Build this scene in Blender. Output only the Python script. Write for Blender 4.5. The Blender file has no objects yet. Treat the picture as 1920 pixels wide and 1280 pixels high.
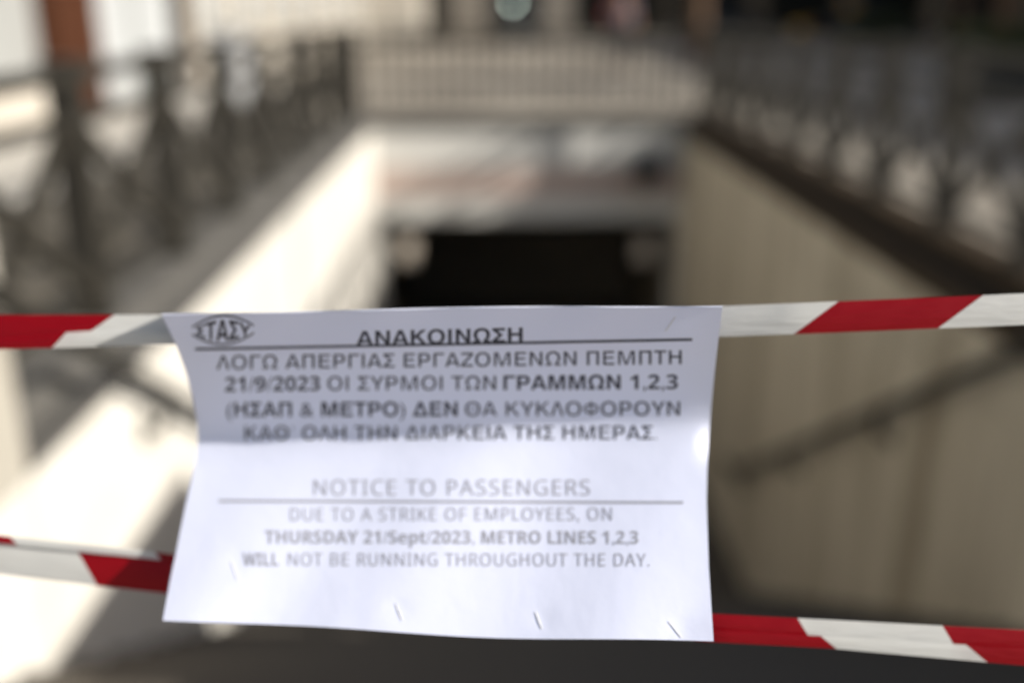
import bpy, bmesh, math, random
from mathutils import Vector, Matrix
random.seed(7)
R = math.radians
S = bpy.context.scene
COL = S.collection

# ------------------------------------------------------------------ camera
EYE = 1.25
PITCH, YAW = R(18.37), R(1.2)
FPX = 1866.7                                   # 35 mm lens in pixels of a 1920 wide frame
cd = bpy.data.cameras.new('camera'); cam = bpy.data.objects.new('camera', cd); COL.objects.link(cam)
cam.location = (0, 0, EYE); cam.rotation_euler = (math.pi / 2 - PITCH, 0, -YAW)
cd.lens = 35; cd.sensor_width = 36; cd.clip_start = 0.02; cd.clip_end = 1500
cd.dof.use_dof = True; cd.dof.aperture_fstop = 2.0; cd.dof.focus_distance = 0.470
S.camera = cam
CM = Matrix.Translation((0, 0, EYE)) @ cam.rotation_euler.to_matrix().to_4x4()
def px(x, y, z):                               # point seen at (x, y) of the 1920x1280 frame, z metres along the axis
    return CM @ Vector(((x - 960) / FPX * z, -(y - 640) / FPX * z, -z))

# ------------------------------------------------------------------ light
SUN = Vector((0.84, -0.26, 0.43)).normalized()
W = bpy.data.worlds.new('World'); S.world = W; W.use_nodes = True
nt = W.node_tree; bg = nt.nodes['Background']
sky = nt.nodes.new('ShaderNodeTexSky'); sky.sky_type = 'NISHITA'; sky.sun_disc = False; sky.dust_density = 2.2; sky.ozone_density = 0.6; sky.air_density = 0.9
sky.sun_elevation = math.asin(SUN.z); sky.sun_rotation = math.atan2(SUN.x, SUN.y)
nt.links.new(sky.outputs[0], bg.inputs[0]); bg.inputs[1].default_value = 0.085
ld = bpy.data.lights.new('sun', 'SUN'); ld.energy = 4.8; ld.angle = R(0.53); ld.color = (1, 0.95, 0.87)
lo = bpy.data.objects.new('sun', ld); COL.objects.link(lo)
lo.rotation_euler = SUN.to_track_quat('Z', 'Y').to_euler(); lo.location = (12, -3, 14)
S.view_settings.view_transform = 'Standard'; S.view_settings.look = 'None'
S.view_settings.gamma = 1; S.view_settings.use_curve_mapping = False
S.view_settings.exposure = 0.6
S.render.engine = 'CYCLES'
S.cycles.use_adaptive_sampling = False; S.cycles.use_denoising = True
S.cycles.max_bounces = 8; S.cycles.sample_clamp_indirect = 6

# ------------------------------------------------------------------ helpers
MATS = {}
def mat(name, col, rough=0.7, var=0.0, scale=6.0, bump=0.0, metal=0.0, col2=None, trans=0.0, emit=0.0, stretch=None, spec=0.5):
    if name in MATS: return MATS[name]
    m = bpy.data.materials.new(name); m.use_nodes = True; MATS[name] = m
    n = m.node_tree.nodes; l = m.node_tree.links; b = n['Principled BSDF']
    b.inputs['Base Color'].default_value = (*col, 1); b.inputs['Roughness'].default_value = rough
    b.inputs['Metallic'].default_value = metal
    b.inputs['Specular IOR Level'].default_value = spec
    if emit:
        b.inputs['Emission Color'].default_value = (*col, 1); b.inputs['Emission Strength'].default_value = emit
    if var or col2 or bump:
        tc = n.new('ShaderNodeTexCoord'); mp = n.new('ShaderNodeMapping'); l.new(tc.outputs['Object'], mp.inputs[0])
        if stretch: mp.inputs['Scale'].default_value = stretch
        no = n.new('ShaderNodeTexNoise'); no.inputs['Scale'].default_value = scale; no.inputs['Detail'].default_value = 6
        no.inputs['Roughness'].default_value = 0.6
        l.new(mp.outputs[0], no.inputs[0])
        if var or col2:
            cr = n.new('ShaderNodeValToRGB'); cr.color_ramp.elements[0].position = 0.3; cr.color_ramp.elements[1].position = 0.7
            a = col2 if col2 else tuple(c * (1 - var) for c in col)
            z = col if col2 else tuple(min(1, c * (1 + var)) for c in col)
            cr.color_ramp.elements[0].color = (*a, 1); cr.color_ramp.elements[1].color = (*z, 1)
            l.new(no.outputs['Fac'], cr.inputs[0]); l.new(cr.outputs[0], b.inputs['Base Color'])
        if bump:
            bp = n.new('ShaderNodeBump'); bp.inputs['Strength'].default_value = bump; bp.inputs['Distance'].default_value = 0.01
            l.new(no.outputs['Fac'], bp.inputs['Height']); l.new(bp.outputs[0], b.inputs['Normal'])
    if trans:
        tr = n.new('ShaderNodeBsdfTranslucent'); tr.inputs[0].default_value = (*col, 1)
        mx = n.new('ShaderNodeMixShader'); mx.inputs[0].default_value = trans
        l.new(b.outputs[0], mx.inputs[1]); l.new(tr.outputs[0], mx.inputs[2])
        l.new(mx.outputs[0], n['Material Output'].inputs[0])
    return m

class MB:
    def __init__(s): s.v = []; s.f = []
    def add(s, v, f):
        o = len(s.v); s.v += [tuple(p) for p in v]; s.f += [tuple(i + o for i in q) for q in f]; return s
    def box(s, x0, x1, y0, y1, z0, z1):
        v = [(x, y, z) for z in (z0, z1) for y in (y0, y1) for x in (x0, x1)]
        return s.add(v, [(0, 2, 3, 1), (4, 5, 7, 6), (0, 1, 5, 4), (2, 6, 7, 3), (0, 4, 6, 2), (1, 3, 7, 5)])
    def bar(s, a, b, w, d, side=(1, 0, 0)):
        a = Vector(a); b = Vector(b); t = (b - a).normalized(); u = Vector(side)
        u = (u - t * u.dot(t)).normalized(); n = t.cross(u)
        v = [p + u * i * w / 2 + n * j * d / 2 for p in (a, b) for i, j in ((-1, -1), (1, -1), (1, 1), (-1, 1))]
        return s.add(v, [(3, 2, 1, 0), (4, 5, 6, 7), (0, 1, 5, 4), (1, 2, 6, 5), (2, 3, 7, 6), (3, 0, 4, 7)])
    def tube(s, pts, rad, n=10, cap=True):
        pts = [Vector(p) for p in pts]; rs = rad if isinstance(rad, (list, tuple)) else [rad] * len(pts)
        v = []; prev = None
        for i, p in enumerate(pts):
            t = (pts[min(i + 1, len(pts) - 1)] - pts[max(i - 1, 0)]).normalized()
            u = Vector((0, 0, 1)) if abs(t.z) < 0.9 else Vector((1, 0, 0))
            if prev is not None: u = prev
            u = (u - t * u.dot(t)).normalized(); prev = u; w = t.cross(u)
            v += [p + (u * math.cos(k * 2 * math.pi / n) + w * math.sin(k * 2 * math.pi / n)) * rs[i] for k in range(n)]
        f = [(i * n + k, i * n + (k + 1) % n, (i + 1) * n + (k + 1) % n, (i + 1) * n + k) for i in range(len(pts) - 1) for k in range(n)]
        if cap: f += [tuple(range(n))[::-1], tuple((len(pts) - 1) * n + k for k in range(n))]
        return s.add(v, f)
    def prism(s, prof, x0, x1):                # closed (y, z) outline drawn out along x
        n = len(prof); v = [(x0, y, z) for y, z in prof] + [(x1, y, z) for y, z in prof]
        return s.add(v, [tuple(range(n)), tuple(range(2 * n - 1, n - 1, -1))] + [(i, i + n, (i + 1) % n + n, (i + 1) % n) for i in range(n)])
    def mesh(s, name, smooth=False, bevel=0.0):
        me = bpy.data.meshes.new(name); me.from_pydata(s.v, [], s.f); me.validate()
        bm = bmesh.new(); bm.from_mesh(me); bmesh.ops.recalc_face_normals(bm, faces=bm.faces)
        if bevel: bmesh.ops.bevel(bm, geom=bm.edges[:], offset=bevel, segments=2, affect='EDGES', clamp_overlap=True)
        bm.to_mesh(me); bm.free()
        if smooth: me.polygons.foreach_set('use_smooth', [True] * len(me.polygons))
        return me
    def build(s, name, m, parent=None, smooth=False, bevel=0.0):
        return obj(name, s.mesh(name, smooth, bevel), m, parent)
def obj(name, me, m, parent=None):
    o = bpy.data.objects.new(name, me); COL.objects.link(o)
    if m and not me.materials: me.materials.append(m)
    if parent: o.parent = parent
    return o
def tag(o, label=None, cat=None, group=None, kind=None):
    if label: o['label'] = label
    if cat: o['category'] = cat
    if group: o['group'] = group
    if kind: o['kind'] = kind
    return o
def thing(name, label, cat, loc=(0, 0, 0), rz=0.0, group=None):
    o = bpy.data.objects.new(name, None); COL.objects.link(o); o.empty_display_size = 0.1
    o.location = loc; o.rotation_euler = (0, 0, rz)
    return tag(o, label, cat, group)
def bx(name, m, parent, *b, bevel=0.0): return MB().box(*b).build(name, m, parent, bevel=bevel)

# ------------------------------------------------------------------ materials
marble = mat('cream_marble', (0.68, 0.655, 0.60), 0.5, scale=2.2, col2=(0.60, 0.57, 0.51), stretch=(1, 1, 0.35), bump=0.02)
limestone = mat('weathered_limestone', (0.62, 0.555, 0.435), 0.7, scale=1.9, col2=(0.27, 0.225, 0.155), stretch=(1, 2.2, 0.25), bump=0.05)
headst = mat('grey_white_marble', (0.66, 0.645, 0.60), 0.5, scale=1.6, col2=(0.55, 0.54, 0.51), bump=0.02)
pinkst = mat('pink_marble', (0.50, 0.40, 0.35), 0.5, scale=2.0, col2=(0.40, 0.30, 0.26))
granite = mat('dark_granite', (0.105, 0.092, 0.075), 0.85, scale=60, col2=(0.07, 0.06, 0.048), bump=0.05, spec=0.25)
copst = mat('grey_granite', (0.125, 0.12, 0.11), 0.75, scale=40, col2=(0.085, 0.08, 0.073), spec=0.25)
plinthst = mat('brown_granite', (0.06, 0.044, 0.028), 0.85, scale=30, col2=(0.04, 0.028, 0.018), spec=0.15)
iron = mat('dark_painted_iron', (0.034, 0.031, 0.025), 0.55, scale=14, col2=(0.022, 0.019, 0.014), bump=0.05, spec=0.35)
railm = mat('handrail_steel', (0.022, 0.020, 0.016), 0.55, spec=0.3, scale=20, var=0.2)
pave = mat('pale_paving', (0.42, 0.375, 0.305), 0.9, scale=0.6, col2=(0.12, 0.10, 0.075), bump=0.05)
asph = mat('asphalt', (0.045, 0.042, 0.037), 0.95, scale=8, var=0.25, bump=0.1, spec=0.1)
tunm = mat('dark_tile', (0.22, 0.18, 0.13), 0.6, scale=5, var=0.2)

# ------------------------------------------------------------------ the ground and the stairwell
XL, XR = -1.34, 2.2           # faces of the two side walls
YH = 11.5                     # face of the head wall
Y0 = 1.50                     # nosing of the top step
NS, RISE, RUN = 20, 0.177, 0.30
CW = 0.36                     # coping width
ZL = -NS * RISE
def sheet(name, cells, z, m):
    b = MB()
    for x0, x1, y0, y1 in cells:
        b.add([(x0, y0, z), (x1, y0, z), (x1, y1, z), (x0, y1, z)], [(0, 1, 2, 3)])
    return tag(b.build(name, m), kind='structure')
hx0, hx1, hy0, hy1 = XL - 0.3, XR + 0.3, Y0, YH + 0.3
sheet('pavement', [(-60, hx0, -40, 38), (hx1, 60, -40, 38), (hx0, hx1, -40, hy0), (hx0, hx1, hy1, 38)], 0.0, pave)
sheet('railing_shade', [(hx0 - 1.5, hx0, -2, 12.9)], 0.004, mat('shade_paving', (0.125, 0.108, 0.083), 0.9, scale=1.2, col2=(0.08, 0.068, 0.05), bump=0.05))  # dark strip stands in for the left railing's shadow on the paving
sheet('marble_paving', [(-5.45, hx0 - 1.5, -2, 19)], 0.004, mat('pale_marble_paving', (0.52, 0.49, 0.435), 0.8, scale=1.0, col2=(0.40, 0.37, 0.32), bump=0.05))
sheet('road', [(-60, 60, 38.15, 47)], -0.13, asph)
sheet('far_pavement', [(-60, 60, 47.15, 140)], 0.0, pave)
tag(MB().box(-60, 60, 38, 38.15, -0.2, 0.004).build('kerb', copst), kind='structure')
tag(MB().box(-60, 60, 47, 47.15, -0.2, 0.004).build('kerb', copst), kind='structure')
g = MB(); g.add([(-900, -900, -6), (900, -900, -6), (900, 900, -6), (-900, 900, -6)], [(0, 1, 2, 3)])
tag(g.build('ground', pave), kind='structure')
ln = MB()
for i in range(14): ln.box(-40 + i * 6, -37 + i * 6, 42.5, 42.62, -0.128, -0.124)
tag(ln.build('road_marking', mat('road_paint', (0.6, 0.6, 0.57), 0.7)), kind='structure')

st = thing('staircase', 'dark grey granite stairs going down between the stone walls', 'stairs', (0.49, Y0, 0))
me = None
for i in range(NS):
    z = -(i + 1) * RISE; y = Y0 + i * RUN
    o = MB().box(XL - 0.02, XR + 0.02, 0, RUN + 0.025, -0.16, 0.0)
    if me is None: me = o.mesh('step', bevel=0.006); me.materials.append(granite)
    s_ = obj('step', me, None, st); s_.location = (-0.49, y - Y0 - 0.0, z - 0.0 + 0.0005 * (i % 2))
und = MB().add([(XL - .1, Y0, -0.02 - RISE * .0), (XR + .1, Y0, -0.02), (XR + .1, Y0, -0.4), (XL - .1, Y0, -0.4)], [(0, 1, 2, 3)])
slope = MB().add([(XL - .1, Y0 - 0.05, -0.30), (XR + .1, Y0 - 0.05, -0.30), (XR + .1, Y0 + NS * RUN, ZL - 0.20), (XL - .1, Y0 + NS * RUN, ZL - 0.20)], [(0, 1, 2, 3)])
o = slope.build('stair_slab', granite, st); o.location = (-0.49, -Y0, 0)
o = MB().box(XL - .02, XR + .02, Y0 - 0.2, Y0 - 0.001, -0.25, 0.003).build('top_landing_edge', granite, st); o.location = (-0.49, -Y0, 0)
YL = Y0 + NS * RUN
tag(MB().box(XL - .1, XR + .1, YL + 0.03, YH + 5, ZL - 0.2, ZL - 0.002).build('landing', granite), kind='structure')

def retaining_wall(face, sgn, m, label, y_near, side):
    """face = x of the visible face, sgn = direction from the face into the ground"""
    t = thing('retaining_wall', label, 'wall', (face, y_near, 0))
    inv = Matrix.Translation((-face, -y_near, 0))
    def put(o): o.location = (-face, -y_near, 0); return o
    a, b = sorted((face + sgn * 0.03, face + sgn * CW))
    put(bx('core', m, t, a, b, 0.3, YH + 0.3, ZL - 0.3, -0.03 if sgn < 0 else -0.112))
    joints = [0.35, 2.64, 3.9, 5.15, 6.75, 8.0, 9.25, 10.45, YH]
    zs = [-0.03 if sgn < 0 else -0.112, -0.40, -1.30, -2.20, -3.10, -3.9]
    cache = {}
    for i in range(len(joints) - 1):
        for j in range(len(zs) - 1):
            yc = joints[i + 1]
            floor = -max(0, min(NS, (yc - Y0) / RUN)) * RISE - 0.4
            if zs[j] < floor: continue
            k = random.uniform(-0.002, 0.002)
            a, b = sorted((face + k, face + sgn * 0.04))
            put(bx('panel', m, t, a, b, joints[i] + 0.004, joints[i + 1] - 0.004, zs[j + 1] + 0.004, zs[j] - 0.004))
    n = 7; L = (YH + 0.3 - 2.66) / n
    for i in range(n):
        a, b = sorted((face - sgn * 0.01, face + sgn * CW))
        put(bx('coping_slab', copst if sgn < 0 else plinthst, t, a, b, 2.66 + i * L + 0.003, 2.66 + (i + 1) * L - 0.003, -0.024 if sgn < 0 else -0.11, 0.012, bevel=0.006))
    # upright grey strip over a panel joint
    if sgn < 0:
        a, b = sorted((face + 0.001, face + 0.016))
        put(bx('grey_strip', mat('strip_grey', (0.42, 0.43, 0.42), 0.5), t, a, b, 6.70, 6.80, -3.0, -0.04))
    return t
retaining_wall(XL, -1, marble, 'sunlit cream marble wall on the left of the stairs', 2.66, 'L')
retaining_wall(XR, 1, limestone, 'shaded brownish stone wall on the right of the stairs', 2.66, 'R')

def pier(x0, x1, y1, m, label):
    t = thing('stone_pier', label, 'pier', ((x0 + x1) / 2, (0.35 + y1) / 2, 0), group='stone piers flanking the top of the stairs')
    lx, ly = (x0 + x1) / 2, (0.35 + y1) / 2
    for nm, mm, b, bev in (('shaft', m, (x0, x1, 0.10, y1, -0.03, 1.09), 0.008), ('cap', m, (x0 - 0.02, x1 + 0.02, 0.08, y1 + 0.02, 1.092, 1.17), 0.01)):
        o = bx(nm, mm, t, *b, bevel=bev); o.location = (-lx, -ly, 0)
    return t
pier(XL - 0.5, XL + 0.004, 2.64, mat('cream_limestone', (0.41, 0.385, 0.335), 0.6, scale=3, col2=(0.36, 0.335, 0.285), bump=0.03), 'sunlit cream stone pier at the left photo edge, beside the stair top')
pier(XR - 0.004, XR + 0.5, 2.86, limestone, 'stone pier on the right of the stair top, next to the shaded wall')

# head wall over the tunnel mouth
hw = thing('head_wall', 'grey white marble wall above the dark tunnel mouth', 'wall', (0.49, YH, 0))
OX0, OX1, OZ = -1.31, 2.17, -1.07
def hput(o): o.location = (-0.49, -YH, 0); return o
hput(bx('core', headst, hw, XL - 0.3, XR + 0.3, YH + 0.02, YH + 0.32, OZ, -0.03))
hput(bx('jamb', headst, hw, XL - 0.3, OX0, YH + 0.02, YH + 0.32, ZL, OZ))
hput(bx('jamb', headst, hw, OX1, XR + 0.3, YH + 0.02, YH + 0.32, ZL, OZ))
for j, (z0, z1, m) in enumerate(((-0.47, -0.03, headst), (-0.80, -0.47, pinkst), (OZ, -0.80, headst))):
    n = 4; w = (XR - XL) / n
    for i in range(n):
        k = random.uniform(-0.003, 0.003)
        hput(bx('panel', m, hw, XL + i * w + 0.004, XL + (i + 1) * w - 0.004, YH + k, YH + 0.03, z0 + 0.004, z1 - 0.004))
for x0, x1 in ((XL, OX0), (OX1, XR)):
    hput(bx('panel', headst, hw, x0 + 0.004, x1 - 0.003, YH, YH + 0.03, ZL, OZ - 0.004))
hput(bx('coping_slab', copst, hw, XL - 0.3, XR + 0.3, YH - 0.03, YH + 0.36, -0.028, 0.02, bevel=0.006))

tn = MB()
for b in ((XL - 0.2, XL - 0.1, YH + 0.32, YH + 5, ZL, OZ + 0.1), (XR + 0.1, XR + 0.2, YH + 0.32, YH + 5, ZL, OZ + 0.1),
          (XL - 0.2, XR + 0.2, YH + 0.32, YH + 5, OZ + 0.1, OZ + 0.2), (XL - 0.2, XR + 0.2, YH + 5, YH + 5.1, ZL, OZ + 0.2)): tn.box(*b)
tag(tn.build('tunnel', tunm), kind='structure')

def wall_lamp(x, label):
    t = thing('wall_lamp', label, 'lamp', (x, YH + 0.16, -1.47), group='pale box lamps inside the tunnel mouth')
    bx('back_plate', iron, t, -0.11, 0.11, 0.021, 0.05, -0.15, 0.15)
    bx('diffuser', mat('milky_plastic', (0.60, 0.53, 0.45), 0.5, var=0.05), t, -0.10, 0.10, -0.09, 0.02, -0.14, 0.14, bevel=0.02)
    MB().box(-0.04, 0.04, -0.01, 0.03, 0.152, 0.42).build('hanger', iron, t)
wall_lamp(-1.0, 'pale box lamp in the left upper corner of the tunnel mouth')
wall_lamp(1.83, 'dimmer box lamp in the right upper corner of the tunnel mouth')

# camera housing on the head wall
c = thing('security_camera', 'dark blue grey security camera on the marble head wall', 'camera', (1.74, YH - 0.0, -0.40))
dk = mat('slate_plastic', (0.035, 0.045, 0.055), 0.4, var=0.1)
bx('housing', dk, c, -0.13, 0.13, -0.42, -0.10, -0.17, 0.10, bevel=0.03)
bx('sun_shield', dk, c, -0.16, 0.16, -0.50, -0.08, 0.105, 0.13)
MB().tube([(0, -0.46, -0.03), (0, -0.41, -0.03)], 0.075, 14).build('lens', mat('lens_glass', (0.01, 0.01, 0.012), 0.1), c)
MB().tube([(0, -0.2, -0.15), (0, -0.2, -0.3), (0, 0.02, -0.3)], 0.03, 8).build('bracket', iron, c)

# handrails on the side walls
def handrail(x, wx, off, label):
    t = thing('handrail', label, 'handrail', (x, 2.7, 0), group='handrails along the stair walls')
    k = 0.617
    def P(y): return (0, y - 2.7, -(y - Y0) * k + off)
    MB().tube([(0, P(1.75)[1], P(1.95)[2]), P(1.95), P(7.9), (0, 8.25 - 2.7, P(7.9)[2])], 0.03, 12).build('rail', railm, t, smooth=True)
    for y in (2.2, 3.55, 5.0, 6.45, 7.7):
        p = P(y); w = wx - x
        MB().tube([(0, p[1], p[2]), (0, p[1], p[2] - 0.11), (w * 0.5, p[1], p[2] - 0.17), (w, p[1], p[2] - 0.17)], 0.017, 8).build('bracket', railm, t, smooth=True)
        MB().tube([(w, p[1], p[2] - 0.17), (w * 0.85, p[1], p[2] - 0.17)], 0.05, 12).build('rosette', railm, t)
handrail(XL + 0.09, XL, 1.15, 'dark round handrail along the sunlit left wall')
handrail(XR - 0.09, XR, 1.34, 'dark round handrail sloping down the shaded right wall')

# ------------------------------------------------------------------ railings round the stairwell
H = 1.04
def railing_side(x, ys, label, face):
    t = thing('iron_railing', label, 'railing', (x, ys[0], 0), group='iron railings round the stairwell')
    y0 = ys[0]; L = ys[-1] - y0; hb = 0.12
    n = 6
    for i in range(n):
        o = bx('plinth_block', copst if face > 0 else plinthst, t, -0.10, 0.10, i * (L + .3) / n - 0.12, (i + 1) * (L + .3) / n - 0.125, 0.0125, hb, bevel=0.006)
    post = MB().box(-0.052, 0.052, -0.052, 0.052, hb, H + 0.02).box(-0.062, 0.062, -0.062, 0.062, H + 0.02, H + 0.045).box(-0.07, 0.07, -0.07, 0.07, hb + 0.0005, hb + 0.03).mesh('post'); post.materials.append(iron)
    for y in ys:
        o = obj('post', post, None, t); o.location = (0, y - y0, 0)
    for nm, z, w in (('top_rail', H - 0.012, 0.06), ('middle_rail', 0.865, 0.042), ('bottom_rail', 0.215, 0.035)):
        for i in range(len(ys) - 1):
            bx(nm, iron, t, -0.028, 0.028, ys[i] - y0 + 0.052, ys[i + 1] - y0 - 0.052, z - w / 2, z + w / 2)
    for i in range(len(ys) - 1):
        a, b = ys[i] - y0 + 0.03, ys[i + 1] - y0 - 0.03
        MB().bar((0.0155, a, 0.843), (0.0155, b, 0.235), 0.03, 0.075).build('diagonal_bar', iron, t)
        MB().bar((-0.0155, a, 0.235), (-0.0155, b, 0.843), 0.03, 0.075).build('diagonal_bar', iron, t)
    return t
ysL = [2.80, 3.74, 4.80, 5.86, 6.92, 7.98, 9.04, 10.1, 10.95, 11.72]
ysR = [3.30, 4.45, 5.35, 6.30, 7.25, 8.20, 9.15, 10.1, 10.95, 11.72]
railing_side(XL - 0.20, ysL, 'dark iron railing with crossed bars along the left of the stairwell', 1)
railing_side(XR + 0.28, ysR, 'dark iron railing with crossed bars along the right of the stairwell', -1)
xa, xb = XL - 0.14, XR + 0.22
t = thing('iron_railing', 'iron railing with upright bars across the far end above the tunnel', 'railing', (xa, 11.72, 0), group='iron railings round the stairwell')
L = xb - xa
bx('plinth_block', copst, t, 0.05, L / 2, -0.09, 0.09, 0.0205, 0.10, bevel=0.006); bx('plinth_block', copst, t, L / 2 + 0.004, L - 0.05, -0.09, 0.09, 0.0205, 0.10, bevel=0.006)
for nm, z, w in (('top_rail', H - 0.01, 0.04), ('bottom_rail', 0.2, 0.03)): bx(nm, iron, t, 0, L, -0.02, 0.02, z - w / 2, z + w / 2)
bal = MB().box(-0.013, 0.013, -0.013, 0.013, 0.215, H - 0.03).mesh('baluster'); bal.materials.append(iron)
for i in range(1, 26):
    o = obj('baluster', bal, None, t); o.location = (i * L / 26, 0, 0)

# ------------------------------------------------------------------ buildings
cream = mat('cream_render', (0.49, 0.455, 0.395), 0.8, scale=0.7, col2=(0.40, 0.365, 0.31))
white = mat('white_render', (0.31, 0.315, 0.305), 0.7, scale=0.8, col2=(0.27, 0.275, 0.265))
rust = mat('rust_brown_cladding', (0.060, 0.020, 0.007), 0.7, scale=4, col2=(0.045, 0.013, 0.004), spec=0.2)
brown = mat('brown_frame', (0.035, 0.02, 0.012), 0.5, var=0.15)
shut = mat('pale_shutter', (0.42, 0.435, 0.44), 0.5, scale=2, var=0.06)
glass = mat('dark_glass', (0.012, 0.014, 0.014), 0.15, var=0.1, spec=0.25)
greyst = mat('grey_pier_stone', (0.20, 0.18, 0.155), 0.8, scale=1.5, col2=(0.15, 0.135, 0.115))
darkst = mat('dark_facade', (0.026, 0.023, 0.019), 0.9, scale=1.5, var=0.2, spec=0.1)
greyf = mat('grey_frame', (0.20, 0.21, 0.20), 0.5, var=0.1)

def window_x(t, fx, y0, y1, z0, z1, frame=greyf, pane=glass, bars=1):
    """a window in a facade that faces +x at x = fx"""
    f = MB(); w = 0.06
    for b in ((y0, y1, z0, z0 + w), (y0, y1, z1 - w, z1), (y0, y0 + w, z0 + w, z1 - w), (y1 - w, y1, z0 + w, z1 - w)): f.box(fx - 0.02, fx + 0.05, *b)
    for i in range(1, bars + 1):
        yy = y0 + (y1 - y0) * i / (bars + 1); f.box(fx - 0.02, fx + 0.04, yy - 0.025, yy + 0.025, z0 + w, z1 - w)
    fo = f.build('window', frame, t)
    MB().box(fx - 0.01, fx + 0.012, y0 + 0.05, y1 - 0.05, z0 + 0.05, z1 - 0.05).build('pane', pane, fo)
    MB().box(fx, fx + 0.12, y0 - 0.05, y1 + 0.05, z0 - 0.08, z0 - 0.002).build('sill', white, fo)

FX = -5.42
b = thing('shop_building', 'white rendered building with a rust brown pillar and closed pale shutters', 'building')
bx('wall', white, b, -14, FX - 0.001, 1.0, 18.6, 0, 8.5)
bx('plinth', cream, b, FX, FX + 0.05, 1.0, 12.5, 0, 0.45)
bx('pillar', rust, b, FX, FX + 0.22, 12.55, 14.0, 0, 8.5)
bx('pillar', brown, b, FX, FX + 0.18, 17.75, 18.45, 0, 8.5)
for y0, y1 in ((14.15, 15.75), (15.95, 17.6)):
    s_ = MB()
    for k in range(20): s_.box(FX, FX + 0.03 + 0.012 * (k % 2), y0, y1, 0.12 + k * 0.115, 0.12 + k * 0.115 + 0.11)
    sh = s_.build('roller_shutter', shut, b); bx('shutter_frame', greyf, sh, FX, FX + 0.08, y1 + 0.005, y1 + 0.14, 0, 2.55)
bx('sign_band', brown, b, FX, FX + 0.15, 14.05, 17.7, 2.6, 3.2)
for y0 in (3, 6, 9, 13.4): window_x(b, FX, y0, y0 + 1.4, 4.4, 6.2)
bx('roof_slab', white, b, -14.2, FX + 0.3, 0.8, 18.62, 8.5, 8.8)

b = thing('cream_building', 'long cream building with shallow pilasters along the left of the street', 'building')
bx('wall', cream, b, -14, FX - 0.06, 18.7, 45.8, 0, 8.0)
for k in range(10): bx('pilaster', cream, b, FX - 0.06, FX + 0.08, 18.75 + k * 2.95, 19.35 + k * 2.95, 0, 8.0)
for k in range(9): window_x(b, FX - 0.06, 19.9 + k * 2.95, 21.2 + k * 2.95, 1.0, 2.6, frame=greyf, pane=shut, bars=1)
bx('cornice', cream, b, -14.2, FX + 0.2, 18.65, 45.85, 8.0, 8.3)

b = thing('corner_building', 'pale cream corner building at the far left end of the street', 'building')
bx('wall', cream, b, -14, -3.15, 46.0, 62, 0, 9.0)
for z in (3.2, 6.4): bx('string_course', white, b, -14, -3.05, 45.92, 62.05, z, z + 0.18)
for x in (-4.6,):
    w = MB(); w.box(x, x + 0.9, 45.93, 45.995, 4.2, 5.8); wo = w.build('window', greyf, b); bx('pane', glass, wo, x + 0.06, x + 0.84, 45.91, 45.95, 4.26, 5.74)

b = thing('far_building', 'dark fronted building with grey piers closing the far end of the street', 'building')
bx('wall', darkst, b, -3.0, 36, 52.0, 64, 0, 12)
piers = [(-1.95, -0.1), (2.55, 4.0), (8.2, 9.0), (12.5, 13.3), (17, 17.8), (21.2, 22), (26, 27), (35, 36)]
for x0, x1 in piers: bx('pier', greyst if x0 < 5 else darkst, b, x0, x1, 50.6, 52, 0, 3.4)
bx('lintel', darkst, b, -3.0, 36, 50.6, 51.99, 3.4, 12)
ed = [-3.0] + [e for p in piers for e in p]
for i in range(0, len(ed) - 1, 2):
    if ed[i + 1] - ed[i] < 0.6: continue
    f = MB().box(ed[i] + 0.02, ed[i + 1] - 0.02, 51.85, 51.99, 0, 3.38).build('shop_front', darkst, b)
    bx('pane', glass, f, ed[i] + 0.15, ed[i + 1] - 0.15, 51.82, 51.86, 0.5, 3.1)
for k in range(8):
    for z in (4.6, 7.9):
        w = MB().box(-2 + k * 3, -0.6 + k * 3, 50.55, 50.598, z, z + 1.9).build('window', greyf, b); bx('pane', glass, w, -1.93 + k * 3, -0.67 + k * 3, 50.53, 50.56, z + 0.07, z + 1.83)

b = thing('shaded_building', 'dark shaded building along the right side of the street', 'building')
bx('wall', darkst, b, 24, 36, -12, 40.5, 0, 9.8)
for k in range(12):
    y = -11 + k * 4.25
    bx('pier', greyst, b, 23.7, 23.999, y, y + 0.6, 0, 3.3)
    f = MB().box(23.9, 23.998, y + 0.7, y + 3.95, 0, 3.0).build('shop_front', darkst, b); bx('pane', glass, f, 23.87, 23.91, y + 0.85, y + 3.8, 0.5, 2.8)
    for z in (4.2, 7.2):
        w = MB().box(23.94, 23.998, y + 1.4, y + 2.8, z, z + 1.7).build('window', greyf, b); bx('pane', glass, w, 23.92, 23.95, y + 1.47, y + 2.73, z + 0.07, z + 1.63)
bx('roof_slab', darkst, b, 23.5, 36.2, -12.2, 40.7, 9.8, 10.0)

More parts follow.
